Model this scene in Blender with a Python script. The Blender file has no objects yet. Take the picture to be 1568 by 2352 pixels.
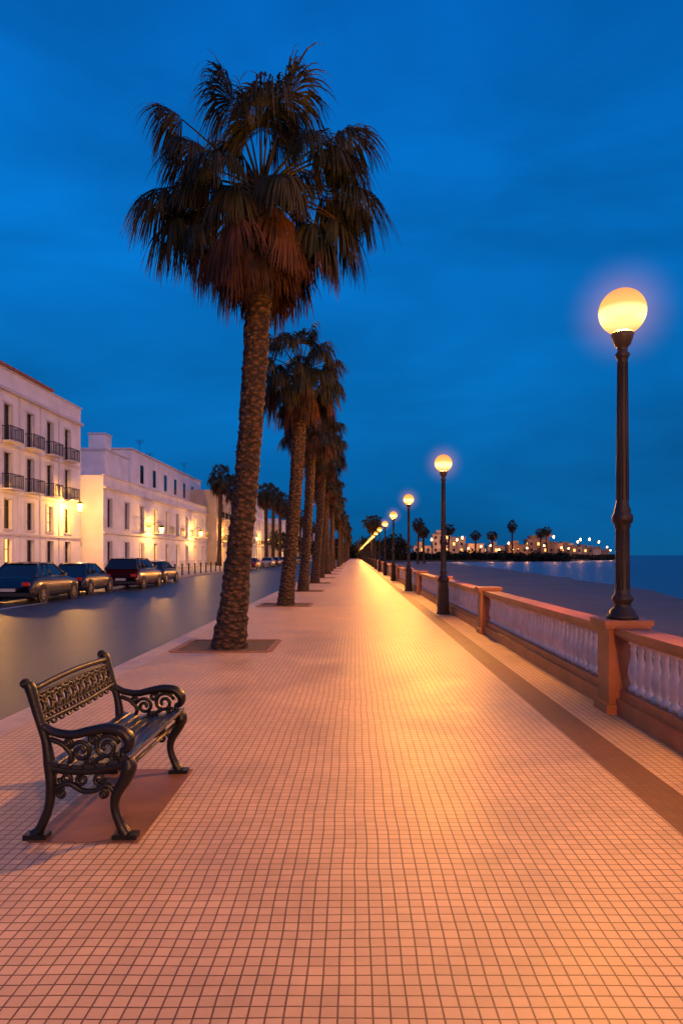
import bpy, math, random
from mathutils import Vector, Matrix
random.seed(7)
scene=bpy.context.scene
scene.view_settings.view_transform='Standard'
scene.view_settings.look='None'
scene.view_settings.exposure=0

# ------------------------------------------------------------------ mesh builder
class MB:
    def __init__(s): s.v=[];s.f=[];s.m=[];s.s=[]
    def add(s,vs,fs,mat=0,smooth=False):
        o=len(s.v); s.v.extend([tuple(p) for p in vs])
        for f in fs:
            s.f.append(tuple(i+o for i in f)); s.m.append(mat); s.s.append(smooth)
    def box(s,x0,x1,y0,y1,z0,z1,mat=0):
        s.add([(x0,y0,z0),(x1,y0,z0),(x1,y1,z0),(x0,y1,z0),(x0,y0,z1),(x1,y0,z1),(x1,y1,z1),(x0,y1,z1)],
              [(0,3,2,1),(4,5,6,7),(0,1,5,4),(1,2,6,5),(2,3,7,6),(3,0,4,7)],mat)
    def quad(s,a,b,c,d,mat=0): s.add([a,b,c,d],[(0,1,2,3)],mat)
    def lathe(s,prof,cx=0,cy=0,cz=0,n=16,mat=0,smooth=True):
        vs=[];fs=[]
        for (r,z) in prof:
            for i in range(n):
                a=2*math.pi*i/n; vs.append((cx+r*math.cos(a),cy+r*math.sin(a),cz+z))
        for k in range(len(prof)-1):
            for i in range(n):
                j=(i+1)%n; fs.append((k*n+i,k*n+j,(k+1)*n+j,(k+1)*n+i))
        fs.append(tuple(range(n))[::-1]); fs.append(tuple((len(prof)-1)*n+i for i in range(n)))
        s.add(vs,fs,mat,smooth)
    def tube(s,pts,rad,n=6,mat=0,flat=None,smooth=True):
        pts=[Vector(p) for p in pts]
        if not isinstance(rad,(list,tuple)): rad=[rad]*len(pts)
        vs=[];fs=[]
        ref=Vector((0,1,0)) if flat else Vector((0,0,1))
        for k,p in enumerate(pts):
            t=(pts[min(k+1,len(pts)-1)]-pts[max(k-1,0)])
            if t.length<1e-9: t=Vector((0,0,1))
            t.normalize()
            a=ref
            if abs(t.dot(a))>.98: a=Vector((1,0,0))
            u=t.cross(a).normalized(); w=u.cross(t).normalized()
            fw=flat if flat else 1
            for i in range(n):
                an=2*math.pi*(i+.5)/n
                vs.append(p+u*math.cos(an)*rad[k]+w*math.sin(an)*rad[k]*fw)
        for k in range(len(pts)-1):
            for i in range(n):
                j=(i+1)%n; fs.append((k*n+i,k*n+j,(k+1)*n+j,(k+1)*n+i))
        fs.append(tuple(range(n))[::-1]); fs.append(tuple((len(pts)-1)*n+i for i in range(n)))
        s.add(vs,fs,mat,smooth)
    def mesh(s,name,mats):
        me=bpy.data.meshes.new(name); me.from_pydata(s.v,[],s.f)
        for m in mats: me.materials.append(m)
        me.polygons.foreach_set('material_index',s.m)
        me.polygons.foreach_set('use_smooth',s.s)
        me.update(); return me
    def obj(s,name,mats,parent=None,loc=(0,0,0)):
        return mkobj(name,s.mesh(name,mats),parent,loc)
def mkobj(name,data,parent=None,loc=(0,0,0),rot=(0,0,0),scale=(1,1,1)):
    o=bpy.data.objects.new(name,data); scene.collection.objects.link(o)
    o.location=loc;o.rotation_euler=rot;o.scale=scale
    if parent: o.parent=parent
    return o
def empty(name,loc=(0,0,0),rot=(0,0,0),scale=(1,1,1)):
    o=mkobj(name,None,None,loc,rot,scale); o.empty_display_size=.2; return o

# ------------------------------------------------------------------ materials
def mat(name,col,rough=.6,spec=.5,metal=0,noise=None,bump=0,bscale=20,emit=None,estr=0,coat=0):
    m=bpy.data.materials.new(name); m.use_nodes=True
    nt=m.node_tree; b=nt.nodes['Principled BSDF']
    b.inputs['Base Color'].default_value=(*col,1); b.inputs['Roughness'].default_value=rough
    b.inputs['Metallic'].default_value=metal; b.inputs['Specular IOR Level'].default_value=spec
    b.inputs['Coat Weight'].default_value=coat
    if emit: b.inputs['Emission Color'].default_value=(*emit,1); b.inputs['Emission Strength'].default_value=estr
    if noise or bump:
        tc=nt.nodes.new('ShaderNodeTexCoord')
    if noise:
        sc,amt=noise
        n=nt.nodes.new('ShaderNodeTexNoise'); n.inputs['Scale'].default_value=sc; n.inputs['Detail'].default_value=6
        nt.links.new(tc.outputs['Object'],n.inputs['Vector'])
        mr=nt.nodes.new('ShaderNodeMapRange'); mr.inputs['From Min'].default_value=.3; mr.inputs['From Max'].default_value=.7
        mr.inputs['To Min'].default_value=1-amt; mr.inputs['To Max'].default_value=1+amt
        nt.links.new(n.outputs['Fac'],mr.inputs['Value'])
        mx=nt.nodes.new('ShaderNodeVectorMath'); mx.operation='SCALE'; mx.inputs[0].default_value=col
        nt.links.new(mr.outputs[0],mx.inputs['Scale']); nt.links.new(mx.outputs[0],b.inputs['Base Color'])
    if bump:
        n2=nt.nodes.new('ShaderNodeTexNoise'); n2.inputs['Scale'].default_value=bscale; n2.inputs['Detail'].default_value=8
        nt.links.new(tc.outputs['Object'],n2.inputs['Vector'])
        bp=nt.nodes.new('ShaderNodeBump'); bp.inputs['Strength'].default_value=bump; bp.inputs['Distance'].default_value=.02
        nt.links.new(n2.outputs['Fac'],bp.inputs['Height']); nt.links.new(bp.outputs[0],b.inputs['Normal'])
    return m

def tile_mat(name,c1,c2,cm,size=.062,mortar=.004,rough=.42,spec=.5):
    m=bpy.data.materials.new(name); m.use_nodes=True; nt=m.node_tree; N=nt.nodes; L=nt.links
    b=N['Principled BSDF']; b.inputs['Specular IOR Level'].default_value=spec
    tc=N.new('ShaderNodeTexCoord')
    nz=N.new('ShaderNodeTexNoise'); nz.inputs['Scale'].default_value=1.1; nz.inputs['Detail'].default_value=2
    L.new(tc.outputs['Object'],nz.inputs['Vector'])
    sub=N.new('ShaderNodeVectorMath'); sub.operation='SUBTRACT'; sub.inputs[1].default_value=(.5,.5,.5)
    L.new(nz.outputs['Color'],sub.inputs[0])
    scl=N.new('ShaderNodeVectorMath'); scl.operation='SCALE'; scl.inputs['Scale'].default_value=.04
    L.new(sub.outputs[0],scl.inputs[0])
    ad=N.new('ShaderNodeVectorMath'); L.new(tc.outputs['Object'],ad.inputs[0]); L.new(scl.outputs[0],ad.inputs[1])
    br=N.new('ShaderNodeTexBrick'); br.offset=0; br.squash=1
    br.inputs['Scale'].default_value=1; br.inputs['Brick Width'].default_value=size; br.inputs['Row Height'].default_value=size
    br.inputs['Mortar Size'].default_value=mortar; br.inputs['Mortar Smooth'].default_value=.35
    br.inputs['Color1'].default_value=(*c1,1); br.inputs['Color2'].default_value=(*c2,1); br.inputs['Mortar'].default_value=(*cm,1)
    L.new(ad.outputs[0],br.inputs['Vector'])
    n=N.new('ShaderNodeTexNoise'); n.inputs['Scale'].default_value=.9; n.inputs['Detail'].default_value=7; n.inputs['Roughness'].default_value=.65
    L.new(tc.outputs['Object'],n.inputs['Vector'])
    mr=N.new('ShaderNodeMapRange'); mr.inputs['From Min'].default_value=.3; mr.inputs['From Max'].default_value=.7; mr.inputs['To Min'].default_value=.74; mr.inputs['To Max'].default_value=1.16
    L.new(n.outputs['Fac'],mr.inputs['Value'])
    mx=N.new('ShaderNodeVectorMath'); mx.operation='SCALE'; L.new(br.outputs['Color'],mx.inputs[0]); L.new(mr.outputs[0],mx.inputs['Scale'])
    L.new(mx.outputs[0],b.inputs['Base Color'])
    rr=N.new('ShaderNodeMapRange'); rr.inputs['From Min'].default_value=.3; rr.inputs['From Max'].default_value=.7; rr.inputs['To Min'].default_value=rough-.08; rr.inputs['To Max'].default_value=rough+.1
    L.new(n.outputs['Fac'],rr.inputs['Value']); L.new(rr.outputs[0],b.inputs['Roughness'])
    n3=N.new('ShaderNodeTexNoise'); n3.inputs['Scale'].default_value=60; n3.inputs['Detail'].default_value=3
    L.new(tc.outputs['Object'],n3.inputs['Vector'])
    ma=N.new('ShaderNodeMath'); ma.operation='MULTIPLY_ADD'; ma.inputs[1].default_value=.35
    inv=N.new('ShaderNodeMath'); inv.operation='SUBTRACT'; inv.inputs[0].default_value=1; L.new(br.outputs['Fac'],inv.inputs[1])
    L.new(n3.outputs['Fac'],ma.inputs[0]); L.new(inv.outputs[0],ma.inputs[2])
    bp=N.new('ShaderNodeBump'); bp.inputs['Strength'].default_value=.6; bp.inputs['Distance'].default_value=.004
    L.new(ma.outputs[0],bp.inputs['Height']); L.new(bp.outputs[0],b.inputs['Normal'])
    return m

M_tile=tile_mat('pavement_tiles',(.56,.385,.245),(.48,.33,.21),(.12,.058,.032),rough=.48,spec=.42)
M_strip=tile_mat('brown_tiles',(.17,.075,.04),(.14,.06,.033),(.10,.042,.025),rough=.55,mortar=.002,spec=.3)
M_stone=mat('kerb_stone',(.45,.35,.27),.6,noise=(3,.15),bump=.2)
M_asph=mat('asphalt',(.036,.036,.040),.40,spec=.38,noise=(.5,.3),bump=.35,bscale=60)
M_sand=mat('wet_sand',(.13,.10,.085),.6,spec=.25,noise=(.15,.2),bump=.25,bscale=2)
M_ground=mat('ground_far',(.06,.05,.045),.8,noise=(.2,.2))
M_iron=mat('cast_iron',(.007,.007,.009),.38,spec=.35,noise=(12,.3),bump=.15,bscale=50)
M_iron2=mat('lamp_iron',(.02,.012,.009),.5,spec=.4,noise=(12,.3),bump=.15,bscale=40)
M_wood=mat('bench_slats',(.008,.009,.014),.34,noise=(8,.3),bump=.15,bscale=30)
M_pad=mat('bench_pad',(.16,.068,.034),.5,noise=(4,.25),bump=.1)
M_soil=mat('soil',(.09,.055,.035),.9,noise=(9,.4),bump=.8,bscale=25)
M_rust=mat('rusted_frame',(.22,.10,.045),.6,noise=(9,.3))
M_terra=mat('painted_terracotta',(.36,.12,.045),.5,noise=(2.5,.25),bump=.25,bscale=25)
M_bal=mat('white_balusters',(.74,.56,.46),.6,noise=(5,.14),bump=.1)
M_white=mat('white_wall',(.72,.68,.69),.8,noise=(.6,.12),bump=.1,bscale=6)
M_cream=mat('cream_wall',(.55,.44,.33),.8,noise=(.5,.15))
M_trim=mat('wall_trim',(.56,.52,.53),.7,noise=(1,.1))
M_glass=mat('window_dark',(.015,.018,.022),.12)
M_shut=mat('shutter',(.07,.045,.035),.6)
M_roof=mat('terracotta_roof',(.28,.09,.05),.7,noise=(2,.3))
M_litwin=mat('lit_window',(.3,.2,.1),.5,emit=(1,.45,.12),estr=2.2)

def leaf_mat(name,c1,c2):
    m=bpy.data.materials.new(name); m.use_nodes=True; nt=m.node_tree;N=nt.nodes;L=nt.links
    b=N['Principled BSDF']; b.inputs['Roughness'].default_value=.55; b.inputs['Specular IOR Level'].default_value=.18
    tc=N.new('ShaderNodeTexCoord'); n=N.new('ShaderNodeTexNoise'); n.inputs['Scale'].default_value=2.2; n.inputs['Detail'].default_value=5
    L.new(tc.outputs['Object'],n.inputs['Vector'])
    r=N.new('ShaderNodeValToRGB'); r.color_ramp.elements[0].position=.38;r.color_ramp.elements[1].position=.62
    r.color_ramp.elements[0].color=(*c1,1); r.color_ramp.elements[1].color=(*c2,1)
    L.new(n.outputs['Fac'],r.inputs[0]); L.new(r.outputs[0],b.inputs['Base Color'])
    return m
M_leaf=leaf_mat('palm_leaf',(.013,.018,.007),(.040,.034,.014))
M_dry=leaf_mat('palm_leaf_dry',(.020,.012,.006),(.068,.029,.014))
def trunk_mat():
    m=bpy.data.materials.new('palm_bark'); m.use_nodes=True; nt=m.node_tree;N=nt.nodes;L=nt.links
    b=N['Principled BSDF']; b.inputs['Roughness'].default_value=.85
    tc=N.new('ShaderNodeTexCoord'); mp=N.new('ShaderNodeMapping'); mp.inputs['Scale'].default_value=(5,5,9)
    L.new(tc.outputs['Object'],mp.inputs[0])
    v=N.new('ShaderNodeTexVoronoi'); v.inputs['Scale'].default_value=1.6; L.new(mp.outputs[0],v.inputs['Vector'])
    n=N.new('ShaderNodeTexNoise'); n.inputs['Scale'].default_value=3; n.inputs['Detail'].default_value=8; L.new(mp.outputs[0],n.inputs['Vector'])
    r=N.new('ShaderNodeValToRGB'); r.color_ramp.elements[0].color=(.095,.042,.022,1); r.color_ramp.elements[1].color=(.014,.008,.005,1)
    r.color_ramp.elements[0].position=.1;r.color_ramp.elements[1].position=.6
    ad=N.new('ShaderNodeMath'); ad.operation='MULTIPLY'; L.new(v.outputs['Distance'],ad.inputs[0]); L.new(n.outputs['Fac'],ad.inputs[1])
    m2=N.new('ShaderNodeMath'); m2.operation='MULTIPLY'; m2.inputs[1].default_value=2; L.new(ad.outputs[0],m2.inputs[0])
    L.new(m2.outputs[0],r.inputs[0]); L.new(r.outputs[0],b.inputs['Base Color'])
    bp=N.new('ShaderNodeBump'); bp.inputs['Strength'].default_value=.9; bp.inputs['Distance'].default_value=.06; bp.invert=True
    L.new(m2.outputs[0],bp.inputs['Height']); L.new(bp.outputs[0],b.inputs['Normal'])
    return m
M_bark=trunk_mat()

def water_mat():
    m=bpy.data.materials.new('sea_water'); m.use_nodes=True; nt=m.node_tree;N=nt.nodes;L=nt.links
    b=N['Principled BSDF']; b.inputs['Base Color'].default_value=(.02,.12,.19,1); b.inputs['Roughness'].default_value=.4
    tc=N.new('ShaderNodeTexCoord'); mp=N.new('ShaderNodeMapping'); mp.inputs['Scale'].default_value=(.12,.35,1)
    L.new(tc.outputs['Object'],mp.inputs[0]); n=N.new('ShaderNodeTexNoise'); n.inputs['Scale'].default_value=1.2;n.inputs['Detail'].default_value=6
    L.new(mp.outputs[0],n.inputs['Vector']); bp=N.new('ShaderNodeBump'); bp.inputs['Strength'].default_value=.4; bp.inputs['Distance'].default_value=.4
    L.new(n.outputs['Fac'],bp.inputs['Height']); L.new(bp.outputs[0],b.inputs['Normal'])
    return m
M_sea=water_mat()

# ------------------------------------------------------------------ world
w=bpy.data.worlds.new('World'); scene.world=w; w.use_nodes=True
nt=w.node_tree;N=nt.nodes;L=nt.links
bg=N['Background']
tc=N.new('ShaderNodeTexCoord')
nrm=N.new('ShaderNodeVectorMath'); nrm.operation='NORMALIZE'; L.new(tc.outputs['Generated'],nrm.inputs[0])
sp=N.new('ShaderNodeSeparateXYZ'); L.new(nrm.outputs[0],sp.inputs[0])
ramp=N.new('ShaderNodeValToRGB'); cr=ramp.color_ramp
cr.elements[0].position=0; cr.elements[0].color=(.003,.100,.275,1)
cr.elements[1].position=.75; cr.elements[1].color=(.0003,.088,.37,1)
e=cr.elements.new(.06); e.color=(.0015,.102,.31,1)
e=cr.elements.new(.22); e.color=(.0003,.138,.45,1)
e=cr.elements.new(.42); e.color=(.0003,.150,.53,1)
e=cr.elements.new(.58); e.color=(.0003,.120,.46,1)
L.new(sp.outputs['Z'],ramp.inputs[0])
mp=N.new('ShaderNodeMapping'); mp.inputs['Scale'].default_value=(1.2,1.2,3.6); mp.inputs['Rotation'].default_value=(.18,.16,0)
L.new(nrm.outputs[0],mp.inputs[0])
nz=N.new('ShaderNodeTexNoise'); nz.inputs['Scale'].default_value=1.9; nz.inputs['Detail'].default_value=7; nz.inputs['Roughness'].default_value=.52; nz.inputs['Distortion'].default_value=.5
L.new(mp.outputs[0],nz.inputs['Vector'])
mr=N.new('ShaderNodeMapRange'); mr.inputs['From Min'].default_value=.3; mr.inputs['From Max'].default_value=.7; mr.inputs['To Min'].default_value=.76; mr.inputs['To Max'].default_value=1.26
L.new(nz.outputs['Fac'],mr.inputs['Value'])
sc=N.new('ShaderNodeVectorMath'); sc.operation='SCALE'; L.new(ramp.outputs[0],sc.inputs[0]); L.new(mr.outputs[0],sc.inputs['Scale'])
dt=N.new('ShaderNodeVectorMath'); dt.operation='DOT_PRODUCT'; dt.inputs[1].default_value=(.62,-.78,0)
L.new(nrm.outputs[0],dt.inputs[0])
g=N.new('ShaderNodeMapRange'); g.interpolation_type='SMOOTHSTEP'; g.inputs['From Min'].default_value=.0; g.inputs['From Max'].default_value=.95
L.new(dt.outputs['Value'],g.inputs['Value'])
gm=N.new('ShaderNodeVectorMath'); gm.operation='SCALE'; gm.inputs[0].default_value=(.50,.22,.14); L.new(g.outputs[0],gm.inputs['Scale'])
ad=N.new('ShaderNodeVectorMath'); L.new(sc.outputs[0],ad.inputs[0]); L.new(gm.outputs[0],ad.inputs[1])
sky=N.new('ShaderNodeTexSky'); sky.sky_type='NISHITA'; sky.sun_disc=False
sky.sun_elevation=math.radians(-3); sky.sun_rotation=math.radians(142)
ss=N.new('ShaderNodeVectorMath'); ss.operation='SCALE'; ss.inputs['Scale'].default_value=.02; L.new(sky.outputs[0],ss.inputs[0])
ad2=N.new('ShaderNodeVectorMath'); L.new(ad.outputs[0],ad2.inputs[0]); L.new(ss.outputs[0],ad2.inputs[1])
L.new(ad2.outputs[0],bg.inputs['Color']); bg.inputs['Strength'].default_value=1.0

sl=bpy.data.lights.new('sun','SUN'); sl.energy=.26; sl.angle=math.radians(25); sl.color=(1,.60,.58)
so=mkobj('sun',sl); d=Vector((-.62,.78,-.22)); so.rotation_euler=d.to_track_quat('-Z','Y').to_euler()

# ------------------------------------------------------------------ camera
cam=bpy.data.cameras.new('camera'); co=mkobj('camera',cam,loc=(0,0,1.6),rot=(math.radians(90),0,0))
cam.sensor_fit='VERTICAL'; cam.sensor_height=36; cam.sensor_width=24; cam.lens=24
cam.shift_x=-31/2352; cam.shift_y=99/2352; cam.clip_end=9000; cam.clip_start=.05
scene.camera=co

# ------------------------------------------------------------------ ground
YN=-60; YF=420
b=MB(); b.quad((-4000,-600,-.30),(3.0,-600,-.30),(3.0,6000,-.30),(-4000,6000,-.30)); b.obj('ground',[M_ground])
b=MB(); b.quad((-3.1,YN,0),(1.87,YN,0),(1.87,YF,0),(-3.1,YF,0)); b.quad((2.18,YN,0),(3.0,YN,0),(3.0,YF,0),(2.18,YF,0)); b.obj('promenade_pavement',[M_tile])
b=MB(); b.quad((1.87,YN,0),(2.18,YN,0),(2.18,YF,0),(1.87,YF,0)); b.obj('brown_paving_strip',[M_strip])
b=MB()
y=YN
while y<150:
    b.box(-3.42,-3.1,y,y+.992,-.2,.004); y+=1
b.box(-3.42,-3.1,150,YF,-.2,.004)
b.obj('promenade_kerb',[M_stone])
b=MB(); b.quad((-13.3,YN,-.13),(-3.42,YN,-.13),(-3.42,YF,-.13),(-13.3,YF,-.13)); b.obj('road',[M_asph])
M_paint=mat('road_paint',(.6,.58,.55),.6,noise=(6,.3))
b=MB(); b.quad((-11.32,YN,-.126),(-11.2,YN,-.126),(-11.2,25,-.126),(-11.32,25,-.126)); 
b.obj('parking_line',[M_paint])
M_side=mat('sidewalk',(.34,.29,.26),.7,noise=(1,.15),bump=.2)
b=MB(); b.box(-26,-13.6,YN,YF,-.25,0); b.box(-13.6,-13.3,YN,YF,-.25,.006); b.obj('town_sidewalk',[M_side])
def shore(y):
    pts=[(-60,6),(0,12),(65,24),(110,29),(163,33),(310,36)]
    for (a,b_),(c,d_) in zip(pts,pts[1:]):
        if y<=c: return b_+(d_-b_)*(y-a)/(c-a)
    return pts[-1][1]
b=MB(); ys=list(range(-60,313,12)); nx=14; vs=[];fs=[]
for y in ys:
    s_=shore(y)+1.2*math.sin(y*.13)+8
    for i in range(nx):
        t=i/(nx-1); vs.append((3.0+(s_-3.0)*t,y,-.85-.75*t+(.03*math.sin(i*3+y*.4) if 0<i<nx-1 else 0)))
for r in range(len(ys)-1):
    for i in range(nx-1): fs.append((r*nx+i,r*nx+i+1,(r+1)*nx+i+1,(r+1)*nx+i))
b.add(vs,fs,0,True); b.obj('beach_sand',[M_sand])
b=MB(); b.quad((3.0,-1500,-1.45),(7000,-1500,-1.45),(7000,8000,-1.45),(3.0,8000,-1.45)); b.obj('sea',[M_sea])
b=MB(); b.box(2.96,3.06,YN,YF,-1.6,-.02); b.obj('sea_wall',[M_stone])

PALMS=[11.75,21.8,30.3,39,48,57.5,68,80,93,107,122,138,155,175,198,225,255,290]
for y in [11.95]+PALMS[1:12]:
    b=MB(); x0,x1=-3.03,-1.42; y0,y1=y-.72,y+.85
    b.quad((x0,y0,.004),(x1,y0,.004),(x1,y1,.004),(x0,y1,.004),0)
    for (a,c,d_,e_) in [(x0,x1,y0-.05,y0+.05),(x0,x1,y1-.05,y1+.05),(x0-.05,x0+.05,y0+.05,y1-.05),(x1-.05,x1+.05,y0+.05,y1-.05)]:
        b.box(a,c,d_,e_,-.02,.018,1)
    b.obj('tree_pit',[M_soil,M_rust])
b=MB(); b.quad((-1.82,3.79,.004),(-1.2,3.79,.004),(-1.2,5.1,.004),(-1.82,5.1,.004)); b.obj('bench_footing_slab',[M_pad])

# ------------------------------------------------------------------ balustrade
bal=empty('seafront_balustrade',(0,0,0))
SP=7.0
b=MB()
b.box(2.62,2.88,.16,SP-.16,0,.16,0); b.box(2.66,2.84,.16,SP-.16,.16,.25,0)
b.box(2.60,2.90,.16,SP-.16,.80,.87,0); b.box(2.64,2.86,.16,SP-.16,.765,.80,0)
plinth=b.mesh('plinth_and_rail',[M_terra])
b=MB()
prof=[(.052,0),(.052,.04),(.034,.06),(.030,.08),(.05,.14),(.058,.19),(.05,.25),(.032,.33),(.026,.39),(.034,.42),(.026,.44),(.034,.46),(.05,.475),(.05,.516)]
n=38
for i in range(n):
    b.lathe(prof,2.75,.28+(SP-.56)*i/(n-1),.25,8,0)
balm=b.mesh('balusters',[M_bal])
b=MB()
b.box(2.55,2.92,-.16,.16,.1,.86,0); b.box(2.52,2.95,-.19,.19,0,.1,0); b.box(2.51,2.96,-.2,.2,.86,.89,0); b.box(2.49,2.98,-.22,.22,.89,.945,0)
post=b.mesh('post',[M_terra])
for k in range(-9,50):
    y=7.03+k*SP
    mkobj('post',post,bal,(0,y,0)); mkobj('plinth_and_rail',plinth,bal,(0,y,0))
    mkobj('balusters',balm,bal,(0,y,0))

# ------------------------------------------------------------------ lamps
def globe_mat():
    m=bpy.data.materials.new('lamp_globe'); m.use_nodes=True; nt=m.node_tree;N=nt.nodes;L=nt.links
    for n_ in list(N): N.remove(n_)
    out=N.new('ShaderNodeOutputMaterial'); mix=N.new('ShaderNodeMixShader'); tr=N.new('ShaderNodeBsdfTransparent'); em=N.new('ShaderNodeEmission')
    tc=N.new('ShaderNodeTexCoord'); s=N.new('ShaderNodeSeparateXYZ'); L.new(tc.outputs['Object'],s.inputs[0])
    r=N.new('ShaderNodeValToRGB'); mr=N.new('ShaderNodeMapRange'); mr.inputs['From Min'].default_value=-.23; mr.inputs['From Max'].default_value=.23
    L.new(s.outputs['Z'],mr.inputs['Value']); L.new(mr.outputs[0],r.inputs[0])
    c=r.color_ramp; c.elements[0].color=(1.6,.55,.02,1); c.elements[1].color=(1.3,.42,.01,1)
    e=c.elements.new(.16); e.color=(1.9,.95,.08,1)
    e=c.elements.new(.32); e.color=(3.0,2.0,.7,1)
    e=c.elements.new(.46); e.color=(3.0,2.0,.7,1)
    e=c.elements.new(.58); e.color=(1.8,.85,.05,1)
    L.new(r.outputs[0],em.inputs['Color']); em.inputs['Strength'].default_value=1.0
    mix.inputs[0].default_value=.5
    tr.inputs['Color'].default_value=(1,1,1,1)
    L.new(tr.outputs[0],mix.inputs[1]); L.new(em.outputs[0],mix.inputs[2]); L.new(mix.outputs[0],out.inputs['Surface'])
    return m
M_globe=globe_mat()
def halo_mat(name,col,s0):  # emission-only volume fading outwards, paints a glow around a lamp
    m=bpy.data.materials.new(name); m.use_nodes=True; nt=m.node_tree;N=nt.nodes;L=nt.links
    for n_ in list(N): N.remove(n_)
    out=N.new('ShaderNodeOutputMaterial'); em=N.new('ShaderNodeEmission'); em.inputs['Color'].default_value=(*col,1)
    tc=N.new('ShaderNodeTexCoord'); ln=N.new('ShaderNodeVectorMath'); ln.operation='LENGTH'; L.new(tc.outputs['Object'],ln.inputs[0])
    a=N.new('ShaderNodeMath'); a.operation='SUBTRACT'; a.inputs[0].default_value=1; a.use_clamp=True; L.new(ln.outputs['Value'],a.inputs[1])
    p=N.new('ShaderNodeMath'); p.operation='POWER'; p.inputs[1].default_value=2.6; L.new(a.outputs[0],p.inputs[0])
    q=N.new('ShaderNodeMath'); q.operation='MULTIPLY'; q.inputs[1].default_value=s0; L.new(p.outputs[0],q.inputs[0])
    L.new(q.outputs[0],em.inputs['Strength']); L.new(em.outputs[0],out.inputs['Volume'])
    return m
M_halo=halo_mat('glow_halo',(1,.33,.16),1.1)
def sphere_mesh(name,r,mats,n=32,k=20):
    b=MB(); prof=[(max(r*math.sin(math.pi*i/k),1e-4),-r*math.cos(math.pi*i/k)) for i in range(k+1)]
    b.lathe(prof,n=n); return b.mesh(name,mats)
globe=sphere_mesh('globe',.235,[M_globe],40,28)
halo_mesh=sphere_mesh('glow_halo',1.0,[M_halo],20,12)
prof=[(.155,0),(.155,.03),(.135,.05),(.12,.09),(.085,.12),(.082,.16),(.105,.19),(.105,.22),(.078,.25),(.072,.30),(.068,.92),(.080,.95),(.078,.97),(.102,1.0),(.105,1.06),(.08,1.09),(.085,1.12),(.068,1.16),(.062,1.2),(.05,2.66),(.062,2.69),(.075,2.72),(.05,2.75),(.052,2.79),(.08,2.82),(.1,2.88),(.115,2.93),(.1,2.95)]
b=MB(); b.lathe(prof,n=20); 
for i in range(10):
    a=2*math.pi*i/10; c,s=math.cos(a),math.sin(a)
    b.tube([(c*.066,s*.066,.3),(c*.064,s*.064,.9)],.009,5)
    b.tube([(c*.060,s*.060,1.22),(c*.049,s*.049,2.64)],.007,5)
upper=b.mesh('post_shaft',[M_iron2])
b=MB(); b.lathe([(.18,0),(.18,.05),(.165,.07),(.16,.3),(.15,.33),(.145,.62),(.15,.66),(.135,.72),(.125,.86),(.155,.9),(.155,.93)],n=8,smooth=False)
ped=b.mesh('pedestal',[M_iron2])
bulb=bpy.data.lights.new('bulb','POINT'); bulb.energy=3500; bulb.color=(1,.37,.045); bulb.shadow_soft_size=.10
LAMPS=[(2.75,7.03,False)]+[(2.39,18.5+12*i,True) for i in range(24)]+[(2.1,-3.6,True),(2.39,-16,True)]
for (x,y,pd) in LAMPS:
    e=empty('street_lamp',(x,y,0))
    z0=.945
    if pd: mkobj('pedestal',ped,e); z0=.93
    mkobj('post_shaft',upper,e,(0,0,z0)); mkobj('globe',globe,e,(0,0,z0+3.16))
    mkobj('bulb',bulb,e,(0,0,z0+3.13))
    if 0<y<60: mkobj('glow_halo',halo_mesh,e,(0,0,z0+3.16),(0,0,0),(.66,.66,.66))  # painted halo: self-emitting sphere added around the globe

# ------------------------------------------------------------------ palms
def fan(b,hub,d,R_,nseg,spread,droop,rnd,mat=0,fold=.25,subs=4):
    d=d.normalized(); up=Vector((0,0,1))
    s=d.cross(up)
    if s.length<.2: s=Vector((rnd.uniform(-1,1),rnd.uniform(-1,1),0)).cross(d)
    s.normalize()
    s=(s+up*rnd.uniform(-.3,.3)).normalized(); nn=s.cross(d).normalized()
    dth=2*spread/nseg
    K=9
    for i in range(nseg):
        th=-spread+dth*(i+.5)+rnd.uniform(-.02,.02)
        v=d*math.cos(th)+s*math.sin(th)-nn*fold*abs(math.sin(th))*rnd.uniform(.6,1.3)
        v.normalize()
        L_=R_*(.78+.22*math.cos(th*.8))*rnd.uniform(.85,1.15)
        wv=(s*math.cos(th)-d*math.sin(th))
        wv=(wv+nn*rnd.uniform(-.3,.3)).normalized()
        for sub in range(subs):
            p=Vector(hub); vs=[]
            dr=droop*rnd.uniform(.6,1.7)
            side=rnd.uniform(-.3,.3)
            if sub and rnd.random()<.15: continue
            st_=rnd.uniform(.85,1.5)
            for k in range(K+1):
                t=k/K
                r=L_*t
                if t<.55: wd=r*dth*.56
                else: wd=L_*.55*dth*(.34 if sub==0 else .2)*(1-(t-.55)/.45)**.5+.003
                vs+= [p+wv*wd,p-wv*wd]
                cv=(v+Vector((0,0,-1))*dr*(t**1.9)*4.8 + (wv*side if sub else Vector((0,0,0)))*t).normalized()
                step=L_/K*(1.0 if t<.5 else st_)
                p=p+cv*step
            k0=0 if sub==0 else 4
            vs=vs[2*k0:]; fs=[(2*k,2*k+1,2*k+3,2*k+2) for k in range(K-k0)]
            b.add(vs,fs,mat)
def petiole(b,p0,d,L_,sag,rnd,mat=0):
    pts=[];p=Vector(p0)
    n=5
    cd=d.normalized()
    for k in range(n+1):
        pts.append(p.copy()); 
        cd=(cd+Vector((0,0,-sag/n))).normalized(); p=p+cd*L_/n
    b.tube(pts,[.034,.028,.023,.018,.015,.012],4,mat)
    return pts[-1],cd
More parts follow.
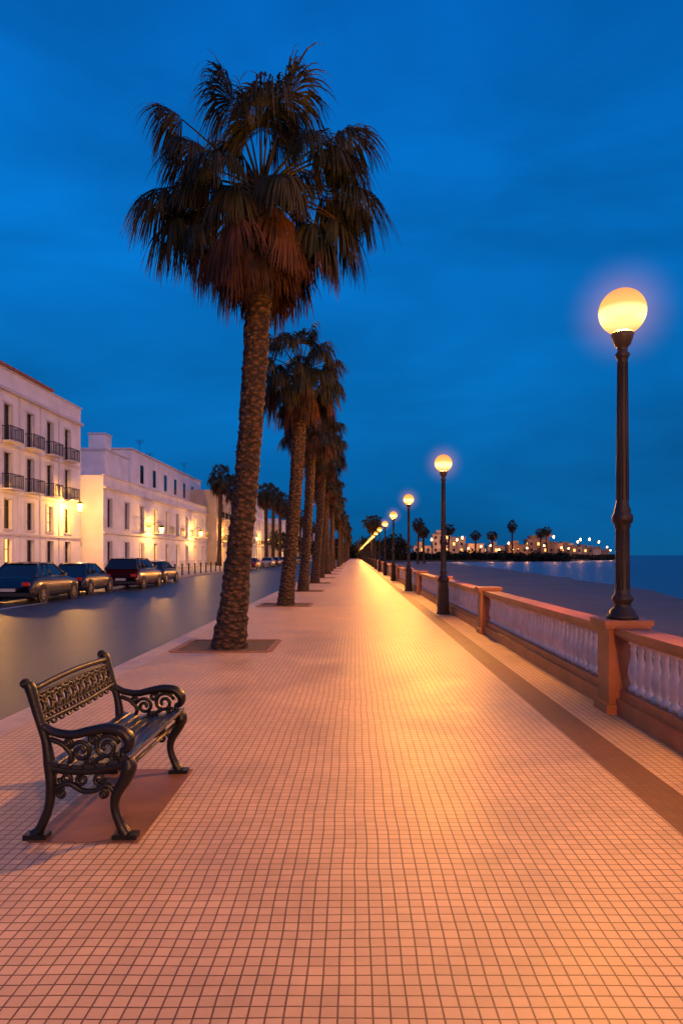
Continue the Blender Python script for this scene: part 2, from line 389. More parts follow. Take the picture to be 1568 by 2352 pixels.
def make_palm(seed,H,lean,main=None,nf=30,nskirt=44,nseg=34,rs=1.0,detail=1.0,r0=.31,skirtlen=2.1,subs=4):
    rnd=random.Random(seed)
    b=MB(); n=20; rings=int(H*14*detail); vs=[];fs=[]
    def axis(t):
        return Vector((lean*(1-(1-t)**1.7),0,H*t))
    for k in range(rings+1):
        t=k/rings; c=axis(t); z=c.z
        r=.195+(r0-.195)*math.exp(-z/.9)+.04*max(0,(t-.45))/.55
        jag=.012 if k%2 else -.003
        ph=rnd.uniform(0,6)
        for i in range(n):
            a=2*math.pi*i/n
            rr=r+jag*(.6+.8*rnd.random())+.010*math.sin(3*a+ph)+.008*math.sin(5*a+k*2.1)
            vs.append((c.x+rr*math.cos(a),c.y+rr*math.sin(a),c.z+rnd.uniform(-.012,.012)-(.08 if k==0 else 0)))
    for k in range(rings):
        for i in range(n):
            j=(i+1)%n; fs.append((k*n+i,k*n+j,(k+1)*n+j,(k+1)*n+i))
    b.add(vs,fs,0,False)
    for q in range(int(210*detail)):
        t=rnd.uniform(.2,.98); c=axis(t); a=rnd.uniform(0,6.28); o=Vector((math.cos(a),math.sin(a),0))
        s=Vector((-o.y,o.x,0)); r=.2+.04*max(0,t-.45)/.55; p=c+o*r*.96; w_=rnd.uniform(.03,.06); h_=rnd.uniform(.04,.09)
        tip=p+o*rnd.uniform(.01,.03+.02*t)+Vector((0,0,h_))
        b.add([p-s*w_,p+s*w_,tip+s*w_*.5,tip-s*w_*.5,p+Vector((0,0,h_*1.2))],[(0,1,2,3),(3,2,4),(0,3,4),(1,4,2)],0)
    trunk=b
    C=axis(1.0)
    b=MB()
    dirs=[]
    if main:
        for (x,y,z,L_,R_) in main: dirs.append((Vector((x,y,z)),L_,R_))
    for i in range(nf):
        z=1-1.6*(i+.5)/nf; a=i*2.39996+rnd.uniform(-.25,.25); q=math.sqrt(max(0,1-z*z))
        dirs.append((Vector((q*math.cos(a),q*math.sin(a),z)),None,None))
    for d,L_,R_ in dirs:
        d.normalize()
        el=d.z
        pl=(L_ or rnd.uniform(.7,1.2))*rs
        sag=.15 if el>.6 else .4
        hub,cd=petiole(b,C+d*.12+Vector((0,0,-.1)),(d+Vector((0,0,.2))),pl,sag,rnd,1)
        drp=.65 if el>.75 else (.9 if el>0 else 1.0)
        fan(b,hub,cd,(R_ or rnd.uniform(.8,.95))*rs,nseg,rnd.uniform(1.6,2.0),drp,rnd,0,.35,subs)
    live=b
    b=MB()
    for i in range(nskirt):
        a=i*2.39996+rnd.uniform(-.3,.3); t=(i+.5)/nskirt
        out=rnd.uniform(.6,1.35)*(1.25-.75*t); 
        dz=-.1-skirtlen*.36*t
        start=C+Vector((math.cos(a)*.2,math.sin(a)*.2,dz))
        d=Vector((math.cos(a),math.sin(a),-.15-.9*t))
        hub,cd=petiole(b,start,d,out*.85*rs,.6,rnd,1)
        cd=(cd+Vector((0,0,-.6))).normalized()
        fan(b,hub,cd,rnd.uniform(.55,1.0)*rs,max(10,int(nseg*.6)),rnd.uniform(.6,1.2),.9,rnd,0,.1,max(2,subs-1))
    dead=b
    return (trunk.mesh('trunk',[M_bark]),live.mesh('crown',[M_leaf,M_leaf]),dead.mesh('dead_skirt',[M_dry,M_dry]))
main1=[(-.36,-.2,1.0,1.35,1.0),(.36,-.2,1.0,1.4,1.0),(-.04,.3,1,1.2,1.0),(.02,-.4,1.0,.85,.95),(-.2,-.1,1.0,.9,.95),(.2,.1,1.0,.95,.95),(1.0,-.1,.74,1.55,.88),(-1.05,-.1,.80,1.65,.85),(-.75,-.4,.42,1.1,.9),(.62,-.4,.48,1.0,.9),
       (1.0,-.1,.02,1.45,1.0),(-1,-.05,.06,1.5,1.0),(-.95,-.15,-.36,1.45,.95),(.95,-.15,-.42,1.4,.95),(-.8,-.4,-.6,1.3,.9),(.8,-.4,-.62,1.25,.9),(.9,.4,.25,1.3,.9),(-.9,.4,.2,1.3,.9),(.45,-.9,-.15,.9,.85),(-.35,-.9,-.3,.8,.85),(-.6,-.2,.05,1.0,.85),(.6,.2,.1,1.0,.85),(.75,-.1,.35,1.25,.85)]
P1=make_palm(3,7.95,.56,main1,nf=14,nskirt=54,nseg=42)
P2=make_palm(11,7.5,.48,None,nf=30,nskirt=36,nseg=26,rs=.95,r0=.29,skirtlen=1.8,subs=3)
P2b=make_palm(41,7.6,.40,None,nf=28,nskirt=36,nseg=26,rs=.9,r0=.28,skirtlen=1.8,subs=3)
P3=make_palm(23,7.6,.2,None,nf=28,nskirt=22,nseg=15,rs=.9,detail=.6,skirtlen=1.5,subs=2)
P4=make_palm(29,7.6,-.15,None,nf=24,nskirt=16,nseg=15,rs=.94,detail=.6,skirtlen=1.3,subs=2)
def put_palm(P,x,y,s=1,rot=0,z=0,sxy=None):
    sx=sxy or s
    e=empty('palm_tree',(x,y,z),(0,0,rot),(sx,sx,s))
    for nme,m in zip(('trunk','crown','dead_skirt'),P): mkobj(nme,m,e)
put_palm(P1,-2.17,11.75)
put_palm(P2,-2.22,21.8,1.0)
rr=random.Random(5)
for i,y in enumerate(PALMS[2:]):
    s=rr.uniform(.88,1.04)
    put_palm((P2b,P2,P2b)[i] if i<3 else (P3,P4)[i%2],-2.35+rr.uniform(-.15,.1),y,s,rr.uniform(-.6,.6))
for k,(x,y,h) in enumerate([(-20.5,103,14.0),(-19,108,13),(-14.5,112,12.2),(-14.5,121,12.8),(-14.5,132,12.5),(-14.6,145,12),(-14.5,160,12),(-14.5,180,12),(-14.5,205,12),(-14.5,235,12),(-14.5,270,12)]):
    put_palm((P3,P4)[k%2],x,y,h/7.9,rr.uniform(0,6),0,1.35)
for k,(x,y,h) in enumerate([(3.9,150,12.0),(4.8,175,12.5),(18.3,200,12.8),(20.8,206,11.5),(45,330,16),(58,330,14),(67,335,13),(76,330,17.5),(92,340,14),(30,300,14),(97,345,15)]):
    put_palm((P3,P4)[k%2],x,y,h/7.9*rr.uniform(.85,1.05),rr.uniform(0,6),-.9,(1.6 if y<250 else 2.1)*rr.uniform(.8,1.05))

# ------------------------------------------------------------------ bench
be=empty('park_bench',(0,0,0))
def sm(pts,n=8):
    P=[Vector(p) for p in pts]; P=[P[0]*2-P[1]]+P+[P[-1]*2-P[-2]]; out=[]
    for i in range(1,len(P)-2):
        for k in range(n):
            t=k/n
            out.append(.5*((2*P[i])+(-P[i-1]+P[i+1])*t+(2*P[i-1]-5*P[i]+4*P[i+1]-P[i+2])*t*t+(-P[i-1]+3*P[i]-3*P[i+1]+P[i+2])*t**3))
    out.append(P[-2]); return out
def rads(vals,n):
    out=[]
    for i in range(n):
        t=i/(n-1)*(len(vals)-1); k=min(int(t),len(vals)-2); out.append(vals[k]+(vals[k+1]-vals[k])*(t-k))
    return out
def spiral(cx,cz,r0,r1,a0,turns,y,n=26):
    return [(cx+(r0+(r1-r0)*i/(n-1))*math.cos(a0+turns*2*math.pi*i/(n-1)),y,cz+(r0+(r1-r0)*i/(n-1))*math.sin(a0+turns*2*math.pi*i/(n-1))) for i in range(n)]
TH=1.25
def bench_end(y):
    b=MB()
    def T(pts,vals,flat=1.0,n=8,sub=8):
        p=sm([(x,y,z) for x,z in pts],sub); b.tube(p,[q*TH for q in rads(vals,len(p))],n,0,flat=flat)
    T([(-1.845,.875),(-1.83,.84),(-1.79,.70),(-1.745,.55),(-1.725,.42),(-1.715,.30),(-1.73,.17),(-1.775,.06),(-1.81,.02)],[.022,.024,.021,.02,.026,.024,.02,.021,.026],1.1)
    b.tube(spiral(-1.862,.872,.020,.006,.2,1.2,y),.015,6,0,flat=1.3)
    b.box(-1.86,-1.73,y-.038,y+.038,.0,.03); b.box(-1.36,-1.225,y-.038,y+.038,.0,.03)
    T([(-1.285,.45),(-1.275,.40),(-1.30,.33),(-1.345,.25),(-1.355,.17),(-1.325,.08),(-1.29,.02)],[.026,.036,.030,.024,.019,.021,.028],1.1)
    T([(-1.72,.40),(-1.62,.385),(-1.48,.385),(-1.36,.41),(-1.28,.425)],[.022,.02,.02,.022,.026],1.1)
    T([(-1.765,.635),(-1.70,.60),(-1.60,.585),(-1.50,.605),(-1.40,.62),(-1.32,.605),(-1.275,.56),(-1.28,.51),(-1.32,.495)],[.018,.019,.02,.022,.024,.026,.026,.02,.014],1.25)
    for (cx,cz,r0,r1,a0,tn) in [(-1.40,.515,.075,.015,.3,1.6),(-1.545,.49,.06,.012,2.6,-1.5),(-1.47,.56,.035,.008,0,1.3),(-1.35,.46,.03,.006,2,1.4),(-1.62,.535,.03,.006,4,1.4),(-1.50,.43,.028,.006,1,-1.3)]:
        b.tube(spiral(cx,cz,r0,r1,a0,tn,y),.0135,6,0,flat=1.2)
    T([(-1.62,.40),(-1.60,.47),(-1.65,.53),(-1.72,.56)],[.012]*4,1.2); T([(-1.30,.44),(-1.315,.50)],[.014,.012],1.2)
    T([(-1.47,.39),(-1.46,.44),(-1.42,.46)],[.011]*3,1.2)
    T([(-1.715,.27),(-1.62,.31),(-1.54,.27),(-1.47,.27),(-1.40,.30),(-1.335,.24)],[.013]*6,1.2)
    for (cx,cz,r0,r1,a0,tn) in [(-1.63,.335,.04,.008,3,1.5),(-1.44,.335,.04,.008,0,-1.5),(-1.54,.33,.035,.008,1.5,1.4),(-1.655,.25,.028,.006,1,1.3),(-1.42,.25,.028,.006,2,-1.3)]:
        b.tube(spiral(cx,cz,r0,r1,a0,tn,y),.011,6,0,flat=1.2)
    b.obj('cast_iron_end',[M_iron],be)
YA,YB=3.86,5.02
bench_end(YA); bench_end(YB)
b=MB()
for k in range(7):
    t=k/6; x=-1.69+.40*t; z=.415-.022*math.sin(math.pi*t)+.03*t*t
    wd=.027; an=-.12*math.cos(math.pi*t)
    vs=[];fs=[]
    ca,sa=math.cos(an),math.sin(an)
    ring=[(-wd,-.011),(wd,-.011),(wd+.003,-.004),(wd+.003,.006),(wd-.004,.012),(-wd+.004,.012),(-wd-.003,.006),(-wd-.003,-.004)]
    for yy in (YA-.035,YB+.035):
        for (a,c) in ring: vs.append((x+a*ca-c*sa,yy,z+.012+a*sa+c*ca))
    m_=len(ring)
    fs=[(i,(i+1)%m_,m_+(i+1)%m_,m_+i) for i in range(m_)]+[tuple(range(m_))[::-1],tuple(range(m_,2*m_))]
    b.add(vs,fs)
b.tube([(-1.5,YA,.385),(-1.5,YB,.385)],.012,6); b.tube([(-1.31,YA,.37),(-1.31,YB,.37)],.012,6)
b.obj('seat_slats',[M_wood],be)
b=MB()
def bp(u,z):
    x=-1.83+(.84-z)*.30
    return (x,YA+(YB-YA)*u,z)
b.tube([bp(i/20,.835+.018*math.sin(math.pi*i/20)) for i in range(21)],.021,8)
b.tube([bp(i/20,.655-.010*math.sin(math.pi*i/20)) for i in range(21)],.015,8)
b.tube([bp(i/20,.80+.012*math.sin(math.pi*i/20)) for i in range(21)],.009,6)
nm=11
for i in range(nm):
    u0=(i+.5)/nm
    def loop(cu,cz,ru,rz,a0=0,a1=6.2832,rad=.0095,n=18):
        b.tube([bp(cu+ru*math.cos(a0+(a1-a0)*k/(n-1)),cz+rz*math.sin(a0+(a1-a0)*k/(n-1))) for k in range(n)],rad,5)
    loop(u0,.735,.026,.034); loop(u0,.735,.042,.058,.8,2.4); loop(u0,.735,.042,.058,3.9,5.5)
    loop(u0+.5/nm,.765,.018,.022); loop(u0+.5/nm,.70,.018,.022)
    b.tube([bp(u0,.66),bp(u0,.70)],.008,5); b.tube([bp(u0,.77),bp(u0,.80)],.008,5)
    b.tube([bp(u0-.5/nm,.655),bp(u0-.3/nm,.72),bp(u0-.5/nm,.80)],.008,5)
    loop(u0,.638,.03,.02,3.14,6.28,.008)
b.obj('backrest',[M_iron],be)

# ------------------------------------------------------------------ buildings
def building(name,X,y0,y1,H,cols,ww,rows,depth,wall=M_white,balc=(),courses=(),pil=True,lit=()):
    e=empty(name,(0,0,0))
    b=MB(); g=MB(); bl=MB(); t=.32
    b.box(X-depth,X-t,y0,y1,-.2,H-.6,0)
    edges=sorted([(c-ww/2,c+ww/2) for c in cols])
    cur=y0
    for (a,c) in edges:
        b.box(X-t,X,cur,a,-.2,H-.6,0); cur=c
        zz=-.2
        for (zb,zt) in rows:
            if zb>zz: b.box(X-t,X,a,c,zz,zb,0)
            zz=zt
        b.box(X-t,X,a,c,zz,H-.6,0)
    b.box(X-t,X,cur,y1,-.2,H-.6,0)
    b.box(X-t-.3,X+.01,y0-.01,y1+.01,H-.6,H,0)
    b.box(X-depth,X-depth+.3,y0,y1,H-.6,H,0); b.box(X-depth+.3,X-t-.3,y0,y0+.3,H-.6,H,0); b.box(X-depth+.3,X-t-.3,y1-.3,y1,H-.6,H,0)
    b.box(X-.1,X+.12,y0-.03,y1+.03,H,H+.1,1)
    for (z,h,p) in courses: b.box(X+.001,X+p,y0-.02,y1+.02,z,z+h,1)
    if pil:
        ec=sorted(cols); mids=[(p+q)/2 for p,q in zip(ec,ec[1:])]
        for y in mids:
            b.box(X+.001,X+.055,y-.09,y+.09,.9,H-1.6,1)
    b.box(X+.001,X+.07,y0,edges[0][0]-.15,-.2,.9,2)
    for (p,q) in zip(edges,edges[1:]): b.box(X+.001,X+.07,p[1]+.15,q[0]-.15,-.2,.9,2)
    b.box(X+.001,X+.07,edges[-1][1]+.15,y1,-.2,.9,2)
    for ci,c in enumerate(cols):
        for ri,(zb,zt) in enumerate(rows):
            a0,a1=c-ww/2,c+ww/2
            m_=2 if (ci,ri) in lit else 0
            g.box(X-t+.002,X-t+.04,a0,a1,zb,zt,m_)
            for yy in (a0+.04,c,a1-.04): g.box(X-t+.04,X-t+.10,yy-.035,yy+.035,zb,zt,1)
            for f in (.0,.36,.72): 
                zc=zb+(zt-zb)*f+.04; g.box(X-t+.04,X-t+.09,a0+.075,a1-.075,zc-.03,zc+.03,1)
            b.box(X+.002,X+.05,a0-.14,a0,max(zb,.0),zt+.14,1); b.box(X+.002,X+.05,a1,a1+.14,max(zb,.0),zt+.14,1); b.box(X+.002,X+.051,a0,a1,zt,zt+.14,1)
            if zb>.5: b.box(X+.002,X+.10,a0-.2,a1+.2,zb-.1,zb,1)
            if ri in balc:
                bl.box(X+.1,X+.75,a0-.35,a1+.35,zb-.12,zb-.03,1)
                for k in range(15):
                    yy=a0-.33+(ww+.66)*k/14; bl.box(X+.70,X+.72,yy-.012,yy+.012,zb-.03,zb+.95,0)
                for k in range(5):
                    xx=X+.12+.56*k/4
                    for yy in (a0-.33,a1+.33): bl.box(xx-.012,xx+.012,yy-.012,yy+.012,zb-.03,zb+.95,0)
                bl.box(X+.68,X+.74,a0-.36,a1+.36,zb+.95,zb+1.0,0)
                for yy in (a0-.33,a1+.33): bl.box(X+.05,X+.68,yy-.025,yy+.025,zb+.95,zb+1.0,0)
                bl.box(X+.695,X+.725,a0-.33,a1+.33,zb+.1,zb+.13,0)
    b.obj('walls',[wall,M_trim,M_trim],e); g.obj('windows',[M_glass,M_shut,M_litwin],e)
    if balc: bl.obj('balconies',[M_iron,M_trim],e)
    return e
e1=building('white_apartment_building',-25,34.5,62.3,14.9,[35.6+3.4*i for i in range(8)],1.15,[(0.05,2.75),(3.5,5.6),(6.4,9.0),(9.8,12.5)],14,balc=(2,3),courses=((13.35,.22,.28),(6.0,.10,.07),(3.05,.16,.12),(9.4,.1,.07)),lit=[(6,1),(4,0)])
b=MB(); b.box(-37,-24.75,34.5,56.2,15.02,15.22,0); b.box(-36,-25.6,35,55.8,15.22,15.7,0); b.obj('tile_roof',[M_roof],e1)
e2=building('white_two_storey_house',-23.2,63.0,107,9.0,[64.6+4.95*i for i in range(9)],1.3,[(0.05,2.9),(4.2,6.9)],16,balc=(),courses=((7.8,.2,.25),(3.6,.2,.16)),pil=False,lit=[(2,0),(5,0),(7,1)])
b=MB()
for i in range(2,9):
    c=64.6+4.95*i
    b.box(-23.09,-22.5,c-1,c+1,4.08,4.17,1)
    for k in range(15): yy=c-.98+1.96*k/14; b.box(-22.55,-22.53,yy-.012,yy+.012,4.17,5.1,0)
    b.box(-22.57,-22.51,c-1,c+1,5.1,5.15,0)
b.obj('balconies',[M_iron,M_trim],e2)
b=MB()
b.box(-38,-26.2,80,116,8.4,14.0,0); b.box(-37.9,-26.0,79.8,116.2,14.0,14.15,1); b.box(-28.6,-25.4,69.5,76.5,8.4,12.3,0)
b.box(-28.7,-25.3,69.3,76.7,12.3,12.5,1); b.box(-30.2,-28.4,77.5,79.7,8.4,15.3,0); b.box(-30.3,-28.3,77.4,79.75,15.3,15.5,1)
for i in range(6):
    c=84+5.2*i; b.box(-26.199,-26.15,c-.6,c+.6,10.4,12.6,2)
b.obj('rooftop_storey',[M_white,M_trim,M_glass],e2)
b=MB()
for (x,y,h) in [(-29,92,3),(-30,100,2.4),(-28,112,2.6)]:
    b.tube([(x,y,14.1),(x,y,14.1+h)],.03,5)
    for k in range(4): b.tube([(x-.6+.1*k,y-.2,14.1+h-.15*k),(x+.6-.1*k,y+.2,14.1+h-.15*k)],.02,4)
b.obj('roof_aerials',[M_iron],e2)
e3=building('cream_corner_building',-22,108.5,128,12.0,[110.5+3.2*i for i in range(6)],1.2,[(0.05,2.9),(4.0,6.4),(7.6,10.0)],14,wall=M_cream,balc=(1,2),courses=((11.0,.2,.25),(3.4,.15,.12)),lit=[(1,0),(4,0),(2,1)])
rr=random.Random(9); y=128.6
while y<400:
    L_=rr.uniform(14,26); H=rr.choice([9.2,12.2,12.8,10,15.4]); n=int(L_/3.5); ro=[(0.05,2.9),(4.0,6.4)]+([(7.4,9.6)] if H>11 else [])+([(10.6,12.8)] if H>15 else [])
    building('townhouse',-22+rr.uniform(-.5,.4),y,y+L_,H,[y+1.8+(L_-3.6)*i/(n-1) for i in range(n)],1.2,ro,12,wall=rr.choice([M_white,M_cream,M_white]),balc=(1,),courses=((H-1,.2,.25),(3.4,.15,.12)),pil=False,lit=[(rr.randrange(n),0),(rr.randrange(n),1)])
    y+=L_+rr.choice([.05,.05,6])

wl=bpy.data.lights.new('wall_bulb','POINT'); wl.energy=3000; wl.color=(1,.44,.07); wl.shadow_soft_size=.12
M_lan=bpy.data.materials.new('lantern_glass'); M_lan.use_nodes=True
nt=M_lan.node_tree
for n_ in list(nt.nodes): nt.nodes.remove(n_)
o_=nt.nodes.new('ShaderNodeOutputMaterial'); mx=nt.nodes.new('ShaderNodeMixShader'); t_=nt.nodes.new('ShaderNodeBsdfTransparent'); em=nt.nodes.new('ShaderNodeEmission')
em.inputs['Color'].default_value=(1,.5,.10,1); em.inputs['Strength'].default_value=12
nt.links.new(t_.outputs[0],mx.inputs[1]); nt.links.new(em.outputs[0],mx.inputs[2]); nt.links.new(mx.outputs[0],o_.inputs['Surface'])
lanb=MB(); lanb.lathe([(.16,-.36),(.30,.26),(.30,.27)],n=6,smooth=False); lang=lanb.mesh('lantern_glass',[M_lan])
lb=MB(); lb.lathe([(.33,.275),(.33,.31),(.15,.46),(.03,.5),(.03,.6)],n=6,smooth=False); lb.lathe([(.04,-.44),(.17,-.41),(.17,-.37)],n=6,smooth=False)
lb.tube([(0,0,.55),(0,0,.7),(-.15,0,.85),(-.55,0,.85),(-1.0,0,.6),(-1.55,0,.3)],.035,6); lanf=lb.mesh('lantern_frame',[M_iron])
halo2=sphere_mesh('glow_halo_b',1.0,[halo_mat('glow_halo_yellow',(1,.42,.08),1.2)],20,12)  # painted yellow halo for lanterns, emits by itself and scatters no light
for i,(x,y,z) in enumerate([(-23.5,58.4,5.7),(-23.5,43.5,5.6),(-21.65,96,4.6),(-21.65,76.5,4.4),(-20.5,112,4.9),(-20.4,128.3,5.2),(-20.4,143,5),(-20.4,160,5),(-20.4,180,5),(-20.4,205,5),(-20.4,235,5),(-20.4,270,5)]):
    e=empty('wall_lantern',(x,y,z)); mkobj('lantern_glass',lang,e); mkobj('lantern_frame',lanf,e); mkobj('bulb',wl,e)
    if i in (0,2): mkobj('glow_halo',halo2,e,(0,0,0),(0,0,0),(1.4,1.4,1.4))
bb=MB()
for k in range(40): bb.lathe([(.09,0),(.09,.08),(.06,.12),(.055,.75),(.08,.8),(.07,.88),(.02,.93)],-13.9,44+k*2.2,0,8)
bb.obj('iron_bollards',[M_iron])

# ------------------------------------------------------------------ cars
M_tyre=mat('tyre',(.02,.02,.02),.8); M_rim=mat('rim',(.25,.25,.26),.35,metal=.8); M_cglass=mat('car_glass',(.01,.012,.015),.06,coat=.3)
M_tail=mat('tail_light',(.35,.01,.01),.25,emit=(1,.05,.02),estr=.05); M_head=mat('head_light',(.6,.6,.6),.15); M_plate=mat('number_plate',(.4,.4,.4),.5); M_blk=mat('black_trim',(.015,.015,.015),.6)
def car(name,xs,y0,col,L_=4.1,W=1.74,H=1.42,wagon=False):
    paint=mat('car_paint',col,.3,coat=.6)
    e=empty(name,(xs-W/2,y0,-.13))
    b=MB(); hw=W/2
    hb=.92*H/1.42
    if wagon: top=[(0,.55),(.02,hb-.05),(.05,hb),(.3,hb+.01),(.66,hb),(.72,hb-.03),(.9,hb-.14),(.97,.66),(1,.5)]
    else: top=[(0,.55),(.015,hb-.12),(.05,hb-.03),(.16,hb-.0),(.3,hb),(.64,hb-.01),(.72,hb-.04),(.9,hb-.16),(.97,.62),(1,.48)]
    st=[i/26 for i in range(27)]; vs=[];fs=[]
    def ht(t):
        for (a,c),(d_,f) in zip(top,top[1:]):
            if t<=d_: return c+(f-c)*(t-a)/(d_-a)
        return top[-1][1]
    nS=0
    for t in st:
        en=1-max(0,(.06-t)/.06)**2*.14-max(0,(t-.88)/.12)**2*.2
        h=ht(t); w_=hw*en
        sec=[(w_*.86,.20),(w_*.97,.27),(w_,.42),(w_*1.0,.58 if h>.62 else h-.05),(w_*.985,h-.07),(w_*.93,h-.015),(w_*.78,h+.01),(w_*.4,h+.03),(0,h+.035)]
        sec=sec+[(-x,z) for x,z in sec[-2::-1]]
        nS=len(sec); vs+=[(x,t*L_,z) for x,z in sec]
    for k in range(len(st)-1):
        for i in range(nS-1): fs.append((k*nS+i,k*nS+i+1,(k+1)*nS+i+1,(k+1)*nS+i))
        fs.append((k*nS+nS-1,k*nS,(k+1)*nS,(k+1)*nS+nS-1))
    fs.append(tuple(range(nS))); fs.append(tuple(range((len(st)-1)*nS,len(st)*nS))[::-1])
    b.add(vs,fs,0,True)
    rb=(.02 if wagon else .09); r1=(.10 if wagon else .24); r2=.52 if wagon else .50; r3=.70 if wagon else .68
    wb,wt=hw*.9,hw*.70
    zb=hb-.0; zt=H
    base=[(-wb,rb*L_,zb),(wb,rb*L_,zb),(wb,r3*L_,zb),(-wb,r3*L_,zb)]
    roof=[(-wt,r1*L_,zt-.06),(wt,r1*L_,zt-.06),(wt,r2*L_,zt-.05),(-wt,r2*L_,zt-.05)]
    b.add(base+roof,[(0,1,5,4),(1,2,6,5),(2,3,7,6),(3,0,4,7)],1)
    vs=[];fs=[]
    for k in range(9):
        t=k/8; yy=(r1+(r2-r1)*t)*L_+(-.04 if k==0 else (.04 if k==8 else 0)); zc=zt-.055+.05*math.sin(math.pi*t)
        for i in range(9):
            u=-1+i/4; vs.append((u*(wt+.03),yy,zc+.03*(1-u*u)))
    for k in range(8):
        for i in range(8): fs.append((k*9+i,k*9+i+1,(k+1)*9+i+1,(k+1)*9+i))
    b.add(vs,fs,0,True)
    for sx in (-1,1):
        for (p,q) in [((sx*wb,rb*L_,zb),(sx*wt,r1*L_,zt-.05)),((sx*wb,r3*L_,zb),(sx*wt,r2*L_,zt-.05)),((sx*wb,(r1+r2)/2*L_,zb),(sx*wt,(r1+r2)/2*L_,zt-.05)),((sx*wb*.99,(rb+.14)*L_,zb),(sx*wt,(r1+.05)*L_,zt-.05)),((sx*wt,r1*L_,zt-.05),(sx*wt,r2*L_,zt-.04)),((sx*wb,rb*L_,zb),(sx*wb,r3*L_,zb))]:
            b.tube([p,q],.035,6,0)
        b.tube([(sx*wb,r3*L_-.35,zb+.06),(sx*(hw+.1),r3*L_-.38,zb+.08)],.05,6,0)
        b.box(sx*hw*1.0-.012,sx*hw*1.0+.012,.2*L_,.78*L_,.46,.50,2)
        for yy in (.19*L_,.81*L_):
            n=20
            def disc(r,x,m_,zc=.31):
                vs=[(x,yy+r*math.cos(2*math.pi*i/n),zc+r*math.sin(2*math.pi*i/n)) for i in range(n)]
                b.add(vs,[tuple(range(n)) if sx>0 else tuple(range(n))[::-1]],m_)
            disc(.385,sx*(hw+.006),2)
            vs=[]
            ring=[(hw-.14,.31),(hw+.0,.31),(hw+.022,.295),(hw+.028,.21),(hw+.012,.19)]
            for (x,r) in ring:
                for i in range(n): vs.append((sx*x,yy+r*math.cos(2*math.pi*i/n),.31+r*math.sin(2*math.pi*i/n)))
            fs=[(k*n+i,k*n+(i+1)%n,(k+1)*n+(i+1)%n,(k+1)*n+i) for k in range(4) for i in range(n)]
            b.add(vs,fs,3,True); disc(.192,sx*(hw+.012),4)
            for s5 in range(5):
                a=s5*2*math.pi/5; q=[]
                for (rr_,aa) in ((.05,a+.1),(.175,a+.02),(.175,a+.75),(.07,a+.62)): q.append((sx*(hw+.014),yy+rr_*math.cos(aa),.31+rr_*math.sin(aa)))
                b.add(q,[(0,1,2,3)],2)
    zl=.70
    for sx in (-1,1):
        b.box(sx*hw*.70-.13,sx*hw*.70+.13,-.012,.05,zl-.06,zl+.07,5); b.box(sx*hw*.62-.15,sx*hw*.62+.15,L_-.07,L_+.0,.50,.60,6)
    b.box(-.26,.26,-.02,.0,.44,.55,7); b.box(-hw*.82,hw*.82,-.035,.03,.27,.40,2); b.box(-hw*.7,hw*.7,L_-.04,L_+.02,.25,.38,2)
    b.obj('body',[paint,M_cglass,M_blk,M_tyre,M_rim,M_tail,M_head,M_plate],e)
    return e
car('parked_car',-11.3,24.0,(.005,.007,.012),4.3,1.78,1.46)
car('parked_car',-11.6,29.3,(.006,.008,.012),3.8,1.66,1.38)
car('parked_car',-10.95,34.6,(.045,.005,.006),4.5,1.84,1.58,True)
car('parked_car',-11.5,41.0,(.008,.008,.010),3.8,1.66,1.36)
for (x,y,c) in [(-12.0,72,(.25,.25,.26)),(-11.8,82,(.12,.015,.015)),(-11.6,96,(.3,.3,.3)),(-11.6,104,(.05,.06,.08)),(-11.7,114,(.3,.3,.3)),(-11.6,124,(.1,.1,.1)),(-11.6,134,(.25,.22,.2)),(-11.6,150,(.2,.2,.2))]: car('parked_car',x,y,c,4.1)

# ------------------------------------------------------------------ headland / town across the bay
M_veg=leaf_mat('shrubs',(.010,.014,.007),(.028,.026,.012))
M_bay=mat('bay_wall',(.30,.20,.13),.8,noise=(.3,.25)); M_bay2=mat('bay_wall_white',(.42,.34,.28),.8,noise=(.3,.2))
b=MB(); rr=random.Random(77)
pts=[(3,300),(24,312),(60,318),(98,326),(128,378),(175,465),(190,560),(3,900)]
b.add([(x,y,-.7) for x,y in pts]+[(x,y,-1.7) for x,y in pts],[tuple(range(8))]+[(i,i+8,(i+1)%8+8,(i+1)%8) for i in range(8)]); b.obj('headland',[M_ground])
def foliage(name,blobs,n,leaf):
    b=MB()
    for (cx,cy,cz,rx,ry,rz) in blobs:
        for i in range(n):
            while True:
                p=Vector((rr.uniform(-1,1),rr.uniform(-1,1),rr.uniform(-1,1)))
                if .3<p.length<1: break
            c=Vector((cx+p.x*rx,cy+p.y*ry,cz+p.z*rz)); a=Vector((rr.uniform(-1,1),rr.uniform(-1,1),rr.uniform(-1,1))).normalized(); q=a.cross(Vector((rr.uniform(-1,1),rr.uniform(-1,1),rr.uniform(-1,1)))).normalized()
            l=leaf*rr.uniform(.5,1.4)
            b.add([c-a*l,c+q*l*.5,c+a*l,c-q*l*.5],[(0,1,2,3)])
    b.obj(name,[M_veg])
foliage('shoreline_shrubs',[(23+i*1.9,316+rr.uniform(0,8)+i*.12,rr.uniform(-.2,.8),2.8,3,rr.uniform(2.0,3.8)) for i in range(42)]+[(100+i*3,345+i*4.2,rr.uniform(-.4,.3),3.5,4,rr.uniform(1.2,2.4)) for i in range(22)],300,.6)
foliage('distant_tree_mass',[(rr.uniform(-16,2) if i%2 else rr.uniform(4,26),rr.uniform(255,330),rr.uniform(2,5.5),5,5,rr.uniform(3,5.5)) for i in range(26) ],420,.7)
foliage('town_side_trees',[(rr.uniform(-17.5,-15),150+i*12+rr.uniform(-3,3),rr.uniform(3.5,5.5),2.2,2.5,rr.uniform(1.8,2.8)) for i in range(12)],420,.35)
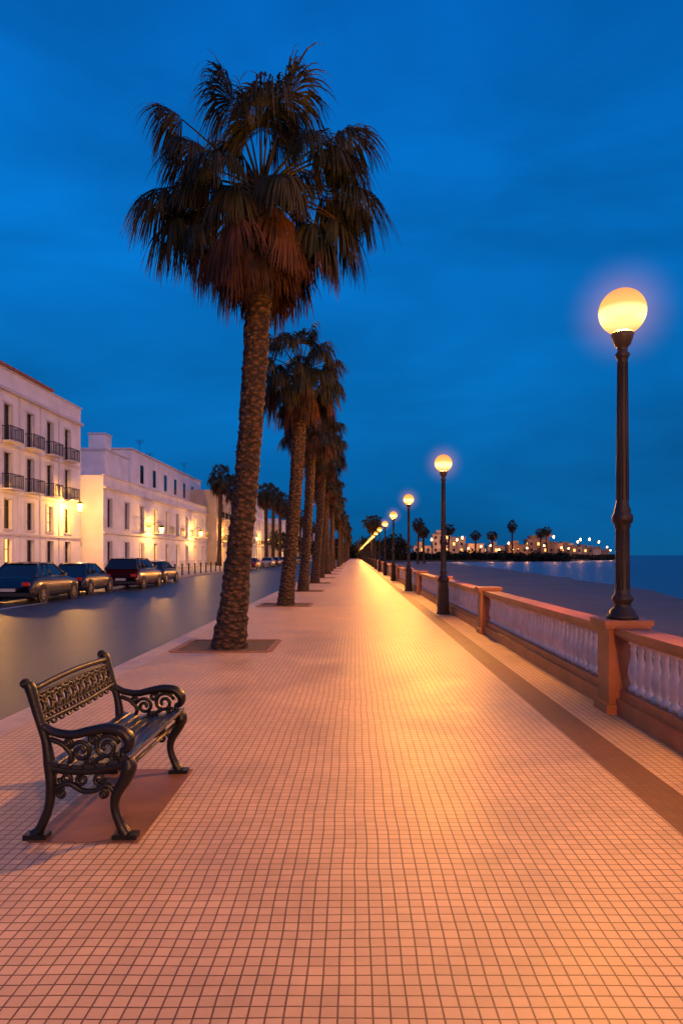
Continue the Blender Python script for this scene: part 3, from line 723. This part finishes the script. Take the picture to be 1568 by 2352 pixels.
def house(x,y,w_,d_,h,lit=.3,wall=M_white):
    b=MB(); z0=-.7
    b.box(x,x+w_,y,y+d_,z0,z0+h,0); b.box(x-.2,x+w_+.2,y-.2,y+d_+.2,z0+h,z0+h+.3,1)
    if w_>8: b.box(x+w_*.2,x+w_*.55,y+1,y+d_-1,z0+h+.3,z0+h+2.2,0)
    ns=max(1,int(h/3.2)); nw=max(2,int(w_/3))
    for s in range(ns):
        for k in range(nw):
            cx=x+w_*(k+.5)/nw; zz=z0+s*3.2+1.0; m_=3 if rr.random()<lit else 2
            b.box(cx-.6,cx+.6,y-.05,y-.003,zz,zz+1.5,m_)
        for k in range(max(2,int(d_/3))):
            cy=y+d_*(k+.5)/max(2,int(d_/3)); b.box(x-.05,x-.003,cy-.6,cy+.6,z0+s*3.2+1.0,z0+s*3.2+2.5,3 if rr.random()<lit else 2)
    b.obj('seaside_house',[wall,M_bay,M_glass,M_litwin])
hs=[(40,352,9,9,13),(49.5,356,8,9,11.5),(58,350,8,8,8),(69,356,9,8,7),(79,352,10,8,7.5),(90,356,11,9,10.5),(102,362,8,8,8.5),(112,375,10,8,7.5),(121,392,9,8,7),(132,405,9,8,6.5),(141,420,10,8,6),(152,440,9,8,5.5),(30,350,9,8,7),(20,352,8,8,8),(96,380,9,9,11),(108,400,10,9,10),(163,470,12,9,6)]
for h in hs: house(*h,lit=.35,wall=rr.choice([M_bay2,M_bay,M_bay]))
bl=bpy.data.lights.new('bay_bulb','POINT'); bl.energy=2600; bl.color=(1,.34,.05); bl.shadow_soft_size=.4
pm=MB(); pm.lathe([(.12,0),(.08,1),(.06,5.6),(.2,5.7)],n=8); pm=pm.mesh('post',[M_iron])
M_em=bpy.data.materials.new('distant_lamp'); M_em.use_nodes=True; q=M_em.node_tree.nodes['Principled BSDF']; q.inputs['Emission Color'].default_value=(1,.48,.14,1); q.inputs['Emission Strength'].default_value=20; q.inputs['Base Color'].default_value=(0,0,0,1)
gm_=sphere_mesh('globe_far',.42,[M_em],12,8)
for i,x in enumerate([27,33,39,44,50,54,57,64,68,72,76,80,87,93,99,105,113,120,128,137,147,158,168,175]):
    yb=345 if x<100 else 345+(x-100)*1.5
    yb+=rr.uniform(-6,2)
    e=empty('seafront_lamp',(x+rr.uniform(-1,1),yb,-.7),(0,0,0),(1,1,rr.uniform(.7,1.9)))
    mkobj('post',pm,e); mkobj('globe',gm_,e,(0,0,6.1))
    if i%2==0: mkobj('bulb',bl,e,(0,-.8,6.1))
